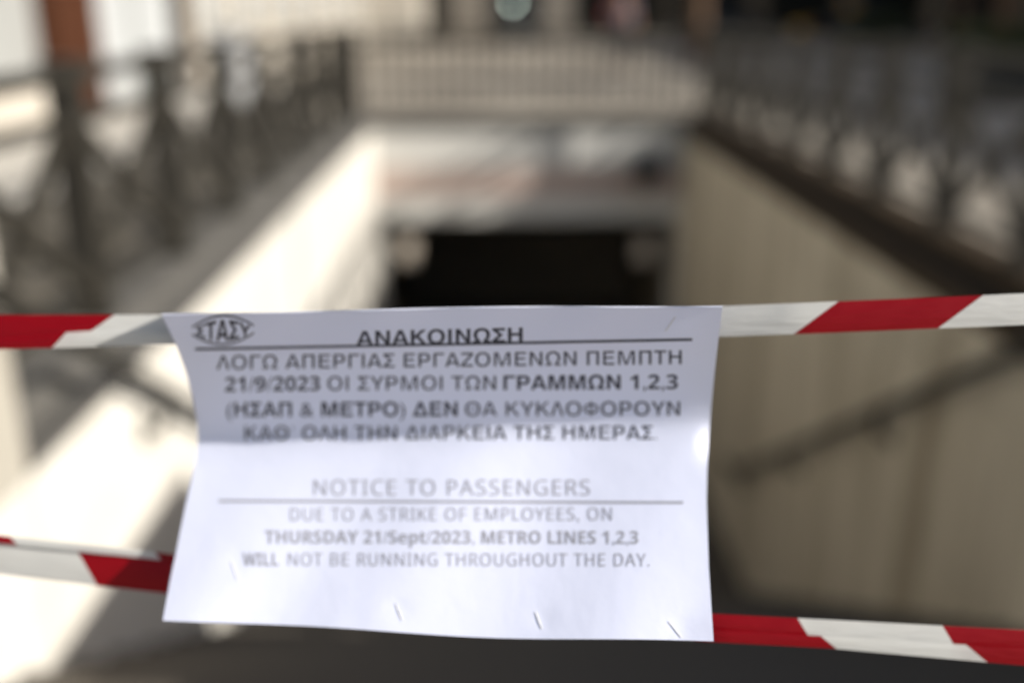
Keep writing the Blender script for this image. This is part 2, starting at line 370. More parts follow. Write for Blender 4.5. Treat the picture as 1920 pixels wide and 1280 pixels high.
# ------------------------------------------------------------------ trees and planters
bark = mat('bark', (0.16, 0.095, 0.055), 0.9, scale=8, col2=(0.09, 0.055, 0.032), stretch=(1, 1, 0.25), bump=0.4)
leafm = mat('leaf_green', (0.060, 0.085, 0.022), 0.6, scale=2.5, col2=(0.030, 0.05, 0.012), trans=0.25)
hedgem = mat('olive_leaf', (0.085, 0.095, 0.018), 0.6, scale=5, col2=(0.045, 0.055, 0.01), trans=0.2)
def leaves(n, fn, size, rnd):
    b = MB()
    for _ in range(n):
        c = Vector(fn(rnd)); u = Vector((rnd.gauss(0, 1), rnd.gauss(0, 1), rnd.gauss(0, 1))).normalized()
        v = u.orthogonal().normalized(); s = size * rnd.uniform(0.6, 1.3)
        b.add([c - u * s, c + v * s * 0.45, c + u * s, c - v * s * 0.45], [(0, 1, 2, 3)])
    return b
def tree(x, y, h, r, tr, label, seed):
    rnd = random.Random(seed)
    t = thing('street_tree', label, 'tree', (x, y, 0), group='street trees')
    lean = rnd.uniform(-0.15, 0.15)
    tb = MB().tube([(0, 0, -0.05), (0.01, 0, 0.25), (lean * 0.3, 0, 1.2), (lean, 0.05, 2.6), (lean, 0.1, h * 0.62)], [tr * 1.35, tr * 1.05, tr * 0.95, tr * 0.8, tr * 0.4], 12)
    tips = []
    for k in range(7):
        a = k * 2.4 + rnd.random(); z0 = rnd.uniform(2.0, h * 0.5); q = Vector((math.cos(a) * r * 0.65, math.sin(a) * r * 0.65, z0 + rnd.uniform(1.0, 2.0)))
        s0 = Vector((lean, 0.05, z0)); tb.tube([s0, (s0 + q) / 2 + Vector((0, 0, -0.1)), q], [tr * 0.45, tr * 0.3, tr * 0.12], 7); tips.append(q)
    tips += [Vector((lean + rnd.uniform(-.6, .6), rnd.uniform(-.6, .6), h * rnd.uniform(0.62, 0.95))) for _ in range(6)]
    tb.build('trunk', bark, t, smooth=True)
    def fn(q):
        c = q.choice(tips); return c + Vector((q.gauss(0, 1), q.gauss(0, 1), q.gauss(0, 0.8))) * r * 0.26
    leaves(2600, fn, 0.13, rnd).build('crown', leafm, t)
tree(5.35, 26.5, 6.0, 2.0, 0.20, 'brown tree trunk beyond the far right corner of the railing', 3)
tree(13.2, 29.0, 6.5, 2.4, 0.16, 'street tree in the shade, left of the yellow taxi', 5)
tree(18.6, 34.5, 7.0, 2.6, 0.2, 'street tree in the shade, right of the yellow taxi', 9)

tree(8.2, 16.5, 6.2, 2.2, 0.15, 'slim street tree, added for dappled shade, behind the black planter at the right edge', 12)  # extra tree, added so its crown throws dappled shade on the pavement

def planter(x0, x1, y0, y1, hb, hh, label, seed):
    rnd = random.Random(seed); cx, cy = (x0 + x1) / 2, (y0 + y1) / 2
    t = thing('planter', label, 'planter', (cx, cy, 0), group='dark planters with clipped shrubs')
    w, d = (x1 - x0) / 2, (y1 - y0) / 2
    pm = mat('black_planter', (0.018, 0.019, 0.017), 0.6, var=0.2)
    p = MB(); p.add([(-w * .92, -d * .92, 0), (w * .92, -d * .92, 0), (w * .92, d * .92, 0), (-w * .92, d * .92, 0), (-w, -d, hb), (w, -d, hb), (w, d, hb), (-w, d, hb)],
          [(0, 3, 2, 1), (0, 1, 5, 4), (1, 2, 6, 5), (2, 3, 7, 6), (3, 0, 4, 7), (4, 5, 6, 7)])
    p.build('box', pm, t); r_ = MB()
    for b_ in ((-w - .03, w + .03, -d - .03, -d + .04), (-w - .03, w + .03, d - .04, d + .03), (-w - .03, -w + .04, -d + .04, d - .04), (w - .04, w + .03, -d + .04, d - .04)): r_.box(*b_, hb + 0.002, hb + 0.06)
    r_.build('rim', pm, t)
    leaves(2200, lambda q: (q.uniform(-1, 1) * w * 1.02, q.uniform(-1, 1) * d * 1.05, hb + 0.02 + hh * (1 - abs(q.gauss(0, .45)))), 0.055, rnd).build('shrub', hedgem, t)
planter(6.35, 8.3, 13.6, 14.5, 0.52, 0.52, 'black planter with olive shrubs behind the right railing', 4)
planter(10.6, 12.3, 30.2, 31.0, 0.45, 0.60, 'smaller dark planter with green shrubs near the parked cars', 6)

# utility cabinet by the left railing
c = thing('utility_cabinet', 'pale grey street cabinet on the pavement behind the left railing', 'cabinet', (-3.35, 13.3, 0))
cabm = mat('pale_cabinet', (0.50, 0.51, 0.52), 0.5, var=0.05)
bx('base', copst, c, -0.24, 0.24, -0.17, 0.17, 0, 0.1); bx('body', cabm, c, -0.22, 0.22, -0.15, 0.15, 0.1, 0.98, bevel=0.01)
bx('roof', cabm, c, -0.25, 0.25, -0.18, 0.18, 0.982, 1.03, bevel=0.01); d = bx('door', cabm, c, -0.19, 0.19, -0.165, -0.151, 0.16, 0.92); bx('handle', iron, d, 0.12, 0.14, -0.185, -0.166, 0.5, 0.62)

# ------------------------------------------------------------------ vehicles
tyre = mat('tyre_rubber', (0.02, 0.02, 0.02), 0.9, var=0.1); rimm = mat('wheel_rim', (0.35, 0.35, 0.36), 0.35, metal=0.8, var=0.05)
trim = mat('black_trim', (0.02, 0.02, 0.021), 0.6, var=0.1); lampg = mat('lamp_glass', (0.5, 0.5, 0.48), 0.15, var=0.05)
redl = mat('tail_lamp_red', (0.30, 0.012, 0.01), 0.25, var=0.05); plm = mat('plate_white', (0.7, 0.7, 0.68), 0.5, var=0.02)
def vehicle(name, label, cat, loc, rz, paint, kind='car', group=None):
    """nose towards +x; lofted from a lower hull and a greenhouse"""
    t = thing(name, label, cat, loc, rz, group)
    if kind == 'car':
        Lh, Wd, wb, wr = 2.22, 0.87, 1.30, 0.31
        low = [(-2.22, .45, .62, .80), (-2.12, .28, .88, .95), (-1.3, .22, .93, 1), (0, .20, .92, 1), (0.9, .22, .90, 1), (1.75, .24, .80, .98), (2.1, .28, .70, .9), (2.24, .42, .58, .74)]
        top = [(-1.72, .93, .86), (-1.05, 1.40, .70), (0.15, 1.44, .68), (1.02, .90, .84)]
    else:
        Lh, Wd, wb, wr = 2.7, 1.02, 1.75, 0.36
        low = [(-2.68, .45, 1.05, .96), (-2.6, .32, 1.15, 1), (-1.5, .28, 1.18, 1), (0.6, .28, 1.18, 1), (1.6, .28, 1.15, 1), (2.35, .30, 1.02, .97), (2.6, .34, .95, .92), (2.7, .5, .85, .84)]
        top = [(-2.62, 1.15, .99), (-2.5, 2.32, .92), (1.0, 2.36, .9), (2.2, 1.05, .95)]
    b = MB(); rings = []
    for x, z0, z1, k in low:
        w = Wd * k; zm = z0 + (z1 - z0) * 0.45
        rings.append([(x, -w * .86, z0), (x, -w, zm), (x, -w * .93, z1 - .05), (x, -w * .8, z1), (x, w * .8, z1), (x, w * .93, z1 - .05), (x, w, zm), (x, w * .86, z0)])
    n = 8; v = [p for r_ in rings for p in r_]
    f = [(i * n + k, i * n + (k + 1) % n, (i + 1) * n + (k + 1) % n, (i + 1) * n + k) for i in range(len(rings) - 1) for k in range(n)]
    f += [tuple(range(n)), tuple((len(rings) - 1) * n + k for k in range(n))]
    b.add(v, f); body = b.build('body', paint, t, smooth=False, bevel=0.012)
    # greenhouse
    (xa, za, wa), (xb, zb, wb2), (xc, zc, wc), (xd, zd, wd2) = top
    g_ = MB(); P = [(xa, za, wa), (xb, zb, wb2), (xc, zc, wc), (xd, zd, wd2)]
    v = [(x, s * w * Wd, z) for x, z, w in P for s in (-1, 1)]
    lowz = min(za, zd) - .08
    v += [(xa, -wa * Wd, lowz), (xa, wa * Wd, lowz), (xd, -wd2 * Wd, lowz), (xd, wd2 * Wd, lowz)]
    g_.add(v, [(0, 1, 3, 2), (2, 3, 5, 4), (4, 5, 7, 6), (0, 2, 4, 6), (1, 7, 5, 3), (8, 0, 6, 10), (9, 11, 7, 1), (8, 9, 1, 0), (10, 6, 7, 11)])
    g_.build('cabin', paint, t, bevel=0.02)
    def quad(nm, m, pts, off):
        pts = [Vector(p) for p in pts]; c_ = sum(pts, Vector()) / 4; nn = (pts[1] - pts[0]).cross(pts[3] - pts[0]).normalized()
        if nn.dot(c_ - Vector((0, 0, 0.8))) < 0: nn = -nn
        pts = [c_ + (p - c_) * 0.88 for p in pts]
        MB().add([p + nn * off for p in pts] + [p - nn * 0.01 for p in pts], [(0, 1, 2, 3), (7, 6, 5, 4), (0, 4, 5, 1), (1, 5, 6, 2), (2, 6, 7, 3), (3, 7, 4, 0)]).build(nm, m, t)
    quad('windscreen', glass, [v[6], v[7], v[5], v[4]], 0.006); quad('rear_window', glass, [v[0], v[1], v[3], v[2]], 0.006)
    def lerp(a, c_, q): return tuple(a[i] + (c_[i] - a[i]) * q for i in range(3))
    for s in (0, 1):
        bl, tl, tr_, br = v[0 + s], v[2 + s], v[4 + s], v[6 + s]
        z_mid = 0.0 if kind == 'car' else 0.45
        if kind == 'car':
            mb_, mt = lerp(bl, br, .5), lerp(tl, tr_, .5)
            quad('side_window', glass, [bl, mb_, mt, tl], 0.006); quad('side_window', glass, [mb_, br, tr_, mt], 0.006)
        else:
            mb_, mt = lerp(bl, br, .70), lerp(tl, tr_, .72); mt = lerp(mt, mb_, .3)
            quad('side_window', glass, [mb_, br, lerp(tr_, br, .3), mt], 0.006)
    for sx in (-1, 1):
        for sy in (-1, 1):
            w_ = MB().tube([(0, sy * 0.11, 0), (0, sy * 0.09, 0), (0, -sy * 0.09, 0), (0, -sy * 0.11, 0)], [wr * .9, wr, wr, wr * .9], 22).build('wheel', tyre, t, smooth=False)
            w_.location = (sx * wb, sy * (Wd - 0.10), wr)
            MB().tube([(0, sy * 0.105, 0), (0, sy * 0.118, 0)], [wr * .62, wr * .58], 18).build('rim', rimm, w_)
            arch = MB().tube([(0, -0.02, 0), (0, 0.02, 0)], wr * 1.16, 22).build('wheel_arch', trim, t); arch.location = (sx * wb, sy * (Wd - 0.012), wr + .01)
    for sy in (-1, 1):
        fx = low[-2][0]
        zf = low[-1][2] - 0.02 if kind == 'car' else 0.82
        bx('headlight', lampg, t, fx - 0.03, low[-1][0] + 0.0, sy * Wd * .62 - 0.16, sy * Wd * .62 + 0.16, zf - 0.1, zf + 0.06, bevel=0.02)
        rx = low[0][0]
        bx('tail_light', redl, t, rx - 0.015, rx + 0.1, sy * Wd * .66 - 0.13, sy * Wd * .66 + 0.13, low[0][2] - 0.06, low[0][2] + 0.10, bevel=0.02)
        m_ = MB().box(xd - .32, xd - .2, sy * (Wd + .03) - .09, sy * (Wd + .03) + .09, zd + .02, zd + .18).build('mirror', trim, t, bevel=0.03)
    bx('bumper', trim, t, low[-1][0] - 0.02, low[-1][0] + 0.05, -Wd * .72, Wd * .72, 0.30, 0.46, bevel=0.02)
    bx('bumper', trim, t, low[0][0] - 0.05, low[0][0] + 0.02, -Wd * .76, Wd * .76, 0.32, 0.50, bevel=0.02)
    bx('number_plate', plm, t, low[-1][0] + 0.051, low[-1][0] + 0.06, -0.26, 0.26, 0.33, 0.44); bx('number_plate', plm, t, low[0][0] - 0.06, low[0][0] - 0.051, -0.26, 0.26, 0.36, 0.47)
    return t
yel = mat('taxi_yellow', (0.80, 0.43, 0.01), 0.35, scale=1, var=0.04, spec=0.3); dkp = mat('black_paint', (0.010, 0.010, 0.010), 0.5, var=0.1, spec=0.2)
gry = mat('dark_grey_paint', (0.022, 0.022, 0.021), 0.5, var=0.1, spec=0.2); silv = mat('silver_paint', (0.28, 0.29, 0.30), 0.3, metal=0.5, var=0.05)
tx = vehicle('taxi', 'yellow taxi cab behind the dark parked cars at top right', 'taxi', (15.3, 44.6, -0.13), math.pi, yel)
bx('roof_sign', yel, tx, -0.22, 0.1, -0.3, 0.3, 1.47, 1.6, bevel=0.02)
vehicle('parked_car', 'black parked car in front of the yellow taxi', 'car', (14.4, 39.6, -0.13), 0.0, dkp, group='dark cars parked along the kerb')
vehicle('parked_car', 'dark grey parked car left of the yellow taxi', 'car', (9.2, 39.6, -0.13), 0.02, gry, group='dark cars parked along the kerb')
vehicle('parked_car', 'black parked car at the far right edge of the street', 'car', (19.6, 39.7, -0.13), 0.0, dkp, group='dark cars parked along the kerb')
vn = vehicle('delivery_van', 'dark delivery van facing us with a glowing disc added for a sun glint', 'van', (1.15, 45.0, -0.13), -math.pi / 2, gry, kind='van')
MB().tube([(2.25, -0.22, 1.68), (2.36, -0.22, 1.68)], [0.10, 0.10], 16).build('glint_disc', mat('glint_disc', (0.86, 1.0, 0.88), 0.4, emit=4.5), vn)  # emissive disc added in place of a sun glint on the windscreen
MB().tube([(2.0, -0.22, 1.68), (2.25, -0.22, 1.68)], [0.03, 0.11], 16).build('glint_bowl', trim, vn)

# ------------------------------------------------------------------ people on the far pavement
skin = mat('skin', (0.45, 0.27, 0.19), 0.6, var=0.05); hairm = mat('dark_hair', (0.02, 0.014, 0.01), 0.6, var=0.2)
def skinned(name, m, parent, verts, edges, rads, root=0, sub=2):
    me = bpy.data.meshes.new(name); me.from_pydata(verts, edges, []); o = obj(name, me, m, parent)
    md = o.modifiers.new('skin', 'SKIN'); md.use_smooth_shade = True
    if not me.skin_vertices: me.skin_vertices.new()
    for i, r_ in enumerate(rads): me.skin_vertices[0].data[i].radius = (r_, r_) if not isinstance(r_, tuple) else r_
    me.skin_vertices[0].data[root].use_root = True
    sd = o.modifiers.new('sub', 'SUBSURF'); sd.levels = sub; sd.render_levels = sub
    return o
def person(label, loc, rz, top, trous, shoe, stride=0.24, bag=None, arm=0.15):
    t = thing('person', label, 'person', loc, rz)
    # faces +y; joints
    J = {'pel': (0, 0, .95), 'wai': (0, .0, 1.10), 'che': (0, .01, 1.30), 'nkb': (0, .0, 1.46), 'nk': (0, .015, 1.52), 'hd': (0, .03, 1.60), 'hd2': (0, .03, 1.70)}
    for s, n in ((-1, 'l'), (1, 'r')):
        f = s * stride
        J['hip' + n] = (s * .09, 0, .90); J['kn' + n] = (s * .10, f * .5 + .05, .50); J['an' + n] = (s * .10, f - .03, .09); J['toe' + n] = (s * .12, f + .13, .04)
        J['sh' + n] = (s * .18, 0, 1.42); J['el' + n] = (s * .25, -f * .3 - .03, 1.14); J['wr' + n] = (s * .26, -f * .5 + .10, .91); J['pa' + n] = (s * .26, -f * .5 + .13, .84)
    RD = {'pel': .145, 'wai': .125, 'che': .15, 'nkb': .075, 'nk': .055, 'hd': .085, 'hd2': .082, 'hip': .085, 'kn': .055, 'an': .04, 'toe': .035, 'sh': .058, 'el': .042, 'wr': .028, 'pa': .035}
    def chain(names, edges, nm, m, k=1.0, par=t, over=None):
        idx = {n: i for i, n in enumerate(names)}
        rd = [(over or {}).get(n, RD[n if n in RD else n[:-1]] * k) for n in names]
        return skinned(nm, m, par, [J[n] for n in names], [(idx[a], idx[b_]) for a, b_ in edges], rd)
    # fingers
    names = list(J); edges = [('pel', 'wai'), ('wai', 'che'), ('che', 'nkb'), ('nkb', 'nk'), ('nk', 'hd'), ('hd', 'hd2')]
    for n in 'lr': edges += [('pel', 'hip' + n), ('hip' + n, 'kn' + n), ('kn' + n, 'an' + n), ('an' + n, 'toe' + n), ('che', 'sh' + n), ('sh' + n, 'el' + n), ('el' + n, 'wr' + n), ('wr' + n, 'pa' + n)]
    body = chain(names, edges, 'body', skin)
    for s, n in ((-1, 'l'), (1, 'r')):
        p = Vector(J['pa' + n]); fb = MB()
        for q, ln_ in ((-.027, .07), (-.009, .08), (.009, .075), (.027, .06)):
            fb.tube([p + Vector((0, q, 0)), p + Vector((-s * .006, q + .005, -ln_ * .55)), p + Vector((-s * .02, q + .012, -ln_))], [.010, .009, .007], 7)
        fb.tube([p + Vector((-s * .015, .03, .02)), p + Vector((-s * .025, .055, -.01)), p + Vector((-s * .025, .058, -.04))], [.011, .010, .008], 7)
        fb.build('fingers', skin, body, smooth=True)
    chain(['pel', 'hipl', 'knl', 'anl', 'hipr', 'knr', 'anr'], [('pel', 'hipl'), ('hipl', 'knl'), ('knl', 'anl'), ('pel', 'hipr'), ('hipr', 'knr'), ('knr', 'anr')], 'trousers', trous, 1.18)
    chain(['wai', 'pel', 'che', 'nkb', 'shl', 'ell', 'shr', 'elr'], [('pel', 'wai'), ('wai', 'che'), ('che', 'nkb'), ('che', 'shl'), ('shl', 'ell'), ('che', 'shr'), ('shr', 'elr')], 'shirt', top, 1.18, over={'nkb': .07, 'pel': .165})
    for s, n in ((-1, 'l'), (1, 'r')):
        a = Vector(J['an' + n]); MB().tube([a + Vector((0, -.07, -.04)), a + Vector((0, 0, -.03)), a + Vector((0, .10, -.045)), a + Vector((0, .19, -.055))], [.04, .058, .05, .03], 10).build('shoe', shoe, t, smooth=True)
    # hair cap and face
    hb = bmesh.new(); bmesh.ops.create_uvsphere(hb, u_segments=16, v_segments=10, radius=1)
    for v_ in hb.verts: v_.co = Vector((v_.co.x * .092, v_.co.y * .108 + .012, v_.co.z * .105 + 1.685))
    bmesh.ops.delete(hb, geom=[v_ for v_ in hb.verts if v_.co.z < 1.60 or (v_.co.y > .07 and v_.co.z < 1.70)], context='VERTS')
    hm = bpy.data.meshes.new('hair'); hb.to_mesh(hm); hb.free(); obj('hair', hm, hairm, t)
    MB().tube([(0, .115, 1.665), (0, .135, 1.63), (0, .118, 1.62)], [.008, .014, .010], 8).build('nose', skin, body)
    for s in (-1, 1):
        MB().tube([(s * .032, .108, 1.665), (s * .032, .116, 1.665)], .009, 8).build('eye', hairm, body)
        MB().tube([(s * .083, .02, 1.67), (s * .095, .012, 1.64), (s * .083, .022, 1.60)], .011, 6).build('ear', skin, body)
    MB().tube([(-.024, .108, 1.582), (0, .115, 1.58), (.024, .108, 1.582)], .006, 6).build('mouth', redl, body)
    return t
person('walking person in a lavender grey top and dark trousers, carrying a red bag', (2.95, 23.2, 0), math.pi * 0.93, mat('lavender_cloth', (0.20, 0.17, 0.21), 0.8, var=0.1),
       mat('black_cloth', (0.012, 0.012, 0.014), 0.9, var=0.1), trim)
bag = thing('shoulder_bag', 'dark red shoulder bag carried by the walking person', 'bag', (2.60, 23.22, 1.02))
rb = mat('red_bag', (0.16, 0.02, 0.02), 0.6, var=0.1)
bx('pouch', rb, bag, -0.08, 0.06, -0.15, 0.15, 0.0, 0.28, bevel=0.03); bx('flap', rb, bag, -0.09, 0.07, -0.155, 0.155, 0.16, 0.29, bevel=0.02)
MB().tube([(0.0, -.13, .27), (0.10, -.08, .40), (0.16, 0, .44), (0.10, .08, .40), (0.0, .13, .27)], .012, 6).build('strap', rb, bag)

# ------------------------------------------------------------------ barrier tapes
def tape_material(name, slope, phase, period=543.0):
    m = bpy.data.materials.new(name); m.use_nodes = True; n = m.node_tree.nodes; l = m.node_tree.links; b = n['Principled BSDF']
    uv = n.new('ShaderNodeUVMap'); uv.uv_map = 'UVMap'; sp = n.new('ShaderNodeSeparateXYZ'); l.new(uv.outputs[0], sp.inputs[0])
    def M(op, a, c):
        q = n.new('ShaderNodeMath'); q.operation = op
        for i, z in enumerate((a, c)):
            if z is None: continue
            if isinstance(z, (int, float)): q.inputs[i].default_value = z
            else: l.new(z, q.inputs[i])
        return q.outputs[0]
    u = M('SUBTRACT', sp.outputs[0], M('MULTIPLY', sp.outputs[1], slope))
    fr = M('FRACT', M('DIVIDE', M('SUBTRACT', u, phase), period), None)
    red = M('LESS_THAN', fr, 0.5)
    no = n.new('ShaderNodeTexNoise'); no.inputs['Scale'].default_value = 1.0; no.inputs['Detail'].default_value = 5; mp = n.new('ShaderNodeMapping'); mp.inputs['Scale'].default_value = (0.012, 0.09, 1); l.new(uv.outputs[0], mp.inputs[0]); l.new(mp.outputs[0], no.inputs[0])
    mx = n.new('ShaderNodeMix'); mx.data_type = 'RGBA'; l.new(red, mx.inputs[0])
    mx.inputs[6].default_value = (0.66, 0.66, 0.635, 1); mx.inputs[7].default_value = (0.27, 0.002, 0.007, 1)
    l.new(mx.outputs[2], b.inputs['Base Color']); b.inputs['Roughness'].default_value = 0.3; b.inputs['Specular IOR Level'].default_value = 0.3
    bp = n.new('ShaderNodeBump'); bp.inputs['Strength'].default_value = 0.3; bp.inputs['Distance'].default_value = 0.003
    l.new(no.outputs['Fac'], bp.inputs['Height']); l.new(bp.outputs[0], b.inputs['Normal'])
    tr = n.new('ShaderNodeBsdfTranslucent'); l.new(mx.outputs[2], tr.inputs[0])
    ms = n.new('ShaderNodeMixShader'); ms.inputs[0].default_value = 0.35
    l.new(b.outputs[0], ms.inputs[1]); l.new(tr.outputs[0], ms.inputs[2]); l.new(ms.outputs[0], n['Material Output'].inputs[0])
    return m
def interp(tab, x):
    if x <= tab[0][0]: a, b = tab[0], tab[1]
    elif x >= tab[-1][0]: a, b = tab[-2], tab[-1]
    else:
        for a, b in zip(tab, tab[1:]):
            if a[0] <= x <= b[0]: break
    q = (x - a[0]) / (b[0] - a[0]); return [a[i] + (b[i] - a[i]) * q for i in range(1, len(a))]
def strip(name, m, parent, tab, x0, x1, dz, curl, rows=5, step=24):
    """tab: (frame x, upper edge y, lower edge y, depth)"""
    xs = [x0 + (x1 - x0) * i / max(2, int((x1 - x0) / step)) for i in range(max(2, int((x1 - x0) / step)) + 1)]
    v = []; uvs = []
    for x in xs:
        a, b, z = interp(tab, x)
        for j in range(rows):
            q = j / (rows - 1)
            d = z + dz + curl * ((q - 0.5) ** 2 * 4) + 0.00016 * math.sin(x * 0.019 + q * 3) + 0.00016 * math.sin(x * 0.07 + q * 5)
            v.append(px(x, a + (b - a) * q, d)); uvs.append((x, (b - a) * q))
    f = [(i * rows + j, i * rows + j + 1, (i + 1) * rows + j + 1, (i + 1) * rows + j) for i in range(len(xs) - 1) for j in range(rows - 1)]
    me = bpy.data.meshes.new(name); me.from_pydata(v, [], f); ul = me.uv_layers.new(name='UVMap')
    for lp in me.loops: ul.data[lp.index].uv = uvs[lp.vertex_index]
    me.polygons.foreach_set('use_smooth', [True] * len(f))
    return obj(name, me, m, parent)
XA, XB = -3320, 8600                     # out past the frame to the two piers
def pier_x(X, z, yy): pass
# upper tape
UP = [(XA, 597, 660, 0.590), (0, 590, 654, 0.560), (310, 590, 645, 0.560), (420, 588, 643, 0.562), (840, 582, 640, 0.553), (1300, 575, 632, 0.536), (1350, 574, 631, 0.533), (1500, 568, 626, 0.526), (1920, 550, 609, 0.520), (XB, 300, 352, 0.490)]
t = thing('barrier_tape', 'upper red and white barrier tape, level with the top of the notice', 'barrier tape', px(960, 610, 0.532), group='barrier tapes across the stair top')
def reparent(o, t): o.matrix_parent_inverse = Matrix.Translation(t.location).inverted(); return o
bpy.context.view_layer.update()
reparent(strip('tape_band', tape_material('tape_upper', -1.45, 215 - 272 + 543), t, UP, XA, XB, 0.0, 0.0010), t)
UPF = [(XA, 628, 664, 0.590), (0, 632, 655, 0.560), (110, 624, 652, 0.560), (310, 611, 646, 0.560), (420, 612, 644, 0.562)]
reparent(strip('folded_edge', tape_material('tape_upper_fold', -1.0, 125 - 272 + 543), t, UPF, -800, 420, -0.0022, 0.0006), t)
# lower tape
LO = [(XA, 640, 705, 0.600), (0, 1004, 1076, 0.588), (320, 1042, 1113, 0.588), (900, 1105, 1170, 0.565), (1340, 1150, 1200, 0.536), (1920, 1180, 1240, 0.530), (XB, 1530, 1595, 0.50)]
t = thing('barrier_tape', 'lower red and white barrier tape, behind the bottom of the notice', 'barrier tape', px(960, 1110, 0.556), group='barrier tapes across the stair top')
bpy.context.view_layer.update()
reparent(strip('tape_band', tape_material('tape_lower', 0.62, 138), t, LO, XA, XB, 0.0, 0.0010), t)
LOF = [(-900, 900, 916, 0.59), (0, 1003, 1018, 0.588), (290, 1034, 1048, 0.588), (420, 1050, 1060, 0.588)]
reparent(strip('folded_edge', tape_material('tape_lower_fold', 0.9, 290), t, LOF, -900, 420, -0.0022, 0.0005, rows=3), t)
LOG = [(1200, 1160, 1192, 0.547), (1340, 1180, 1203, 0.536), (1560, 1193, 1215, 0.534), (1920, 1214, 1247, 0.530), (3000, 1280, 1310, 0.525)]
reparent(strip('folded_edge', tape_material('tape_lower_fold_b', 1.3, 1540 - 272), t, LOG, 1200, 3000, -0.0022, 0.0005, rows=3), t)

# ------------------------------------------------------------------ the notice
LEFT = [(578, 303), (600, 312), (640, 330), (690, 347), (740, 360), (790, 369), (830, 371), (880, 366), (940, 353), (1000, 341), (1060, 330), (1110, 320), (1197, 305)]
RIGHT = [(578, 1355), (640, 1347), (700, 1340), (760, 1334), (820, 1329), (880, 1326), (940, 1325), (1000, 1327), (1060, 1329), (1120, 1333), (1197, 1338)]
def depth(u, y):
    tt = (y - 578) / 619.0; tb = 0.405 - 0.075 * max(0, u - 0.35) ** 1.0
    d = tt - tb; e = 0.055; q = math.sqrt(d * d + e * e) - e
    z = 0.5795 - (0.172 if d < 0 else 0.094) * q + (0.45 - u) * 0.046
    z += 0.0012 * math.sin(u * 9 + 1) * max(0, 1 - abs(tt - 0.5) * 1.6) + 0.0012 * math.sin(u * 17 + tt * 4) * tt
    z += 0.0036 * math.exp(-((u - 1.0) / 0.011) ** 2 - ((y - 830) / 26) ** 2)
    for su, sy in ((0.12, 1072), (0.425, 1148), (0.69, 1158), (0.945, 1172), (0.915, 604)):      # pinched by the staples
        z += 0.0004 * math.exp(-((u - su) / 0.02) ** 2 - ((y - sy) / 22) ** 2)
    z += 0.0010 * math.sin(u * 31 + y * 0.02) * math.exp(-((y - 600) / 40) ** 2) + 0.0008 * math.sin(u * 23 + y * 0.013 + 1) * max(0, tt - 0.55)
    return z
def paper(u, y, off=0.0):
    xl, = interp(LEFT, y); xr, = interp(RIGHT, y)
    tt = (y - 578) / 619.0
    yy = y + (1 - tt) * (10 * (1 - u) ** 3 - 7 * u * u + 2 * math.sin(u * 8)) + tt * (-37 * (1 - u) ** 1.6 + 6 * u + 3 * math.sin(u * 10 + 2))
    return px(xl + (xr - xl) * u, yy, depth(u, y) - off)
def paper_at(x, y, off):                       # the point of the sheet that shows at (x, y)
    yy = y
    for _ in range(4):
        xl, = interp(LEFT, yy); xr, = interp(RIGHT, yy); u = (x - xl) / (xr - xl); tt = (yy - 578) / 619.0
        uu = min(1, max(0, u))
        yy = y - ((1 - tt) * (10 * (1 - uu) ** 3 - 7 * uu * uu + 2 * math.sin(uu * 8)) + tt * (-37 * (1 - uu) ** 1.6 + 6 * uu + 3 * math.sin(uu * 10 + 2)))
    return paper(uu, yy, off)
pm = mat('printer_paper', (0.78, 0.815, 0.98), 0.75, bump=0.10, scale=16, trans=0.12, spec=0.2)
nz = thing('notice', 'white paper notice in Greek and English, stapled between the barrier tapes', 'notice', px(840, 900, 0.57))
bpy.context.view_layer.update()
NU, NV = 80, 160
v = [paper(i / NU, 578 + 619 * j / NV) for j in range(NV + 1) for i in range(NU + 1)]
f = [(j * (NU + 1) + i, (j + 1) * (NU + 1) + i, (j + 1) * (NU + 1) + i + 1, j * (NU + 1) + i + 1) for j in range(NV) for i in range(NU)]
k0 = len(v)                                    # the top edge folded back over the tape
for q, (dy, dz) in enumerate(((-2, 0.010), (0, 0.022), (40, 0.030))):
    v += [px(interp(LEFT, 578)[0] + (interp(RIGHT, 578)[0] - interp(LEFT, 578)[0]) * (0.004 + 0.992 * i / NU), 0, 1) for i in range(NU + 1)]
    for i in range(NU + 1):
        u = i / NU; xx = 303 + 1052 * (0.004 + 0.992 * u); yy = 578 + 10 * (1 - u) ** 3 - 7 * u * u + 2 * math.sin(u * 8) + dy + 3
        v[k0 + q * (NU + 1) + i] = px(xx, yy, depth(u, 578) + dz)
    base = 0 if q == 0 else k0 + (q - 1) * (NU + 1)
    f += [(base + i + 1, k0 + q * (NU + 1) + i + 1, k0 + q * (NU + 1) + i, base + i) for i in range(NU)]
me = bpy.data.meshes.new('sheet'); me.from_pydata(v, [], f); me.polygons.foreach_set('use_smooth', [True] * len(f))
sh = reparent(obj('sheet', me, pm, nz), nz)

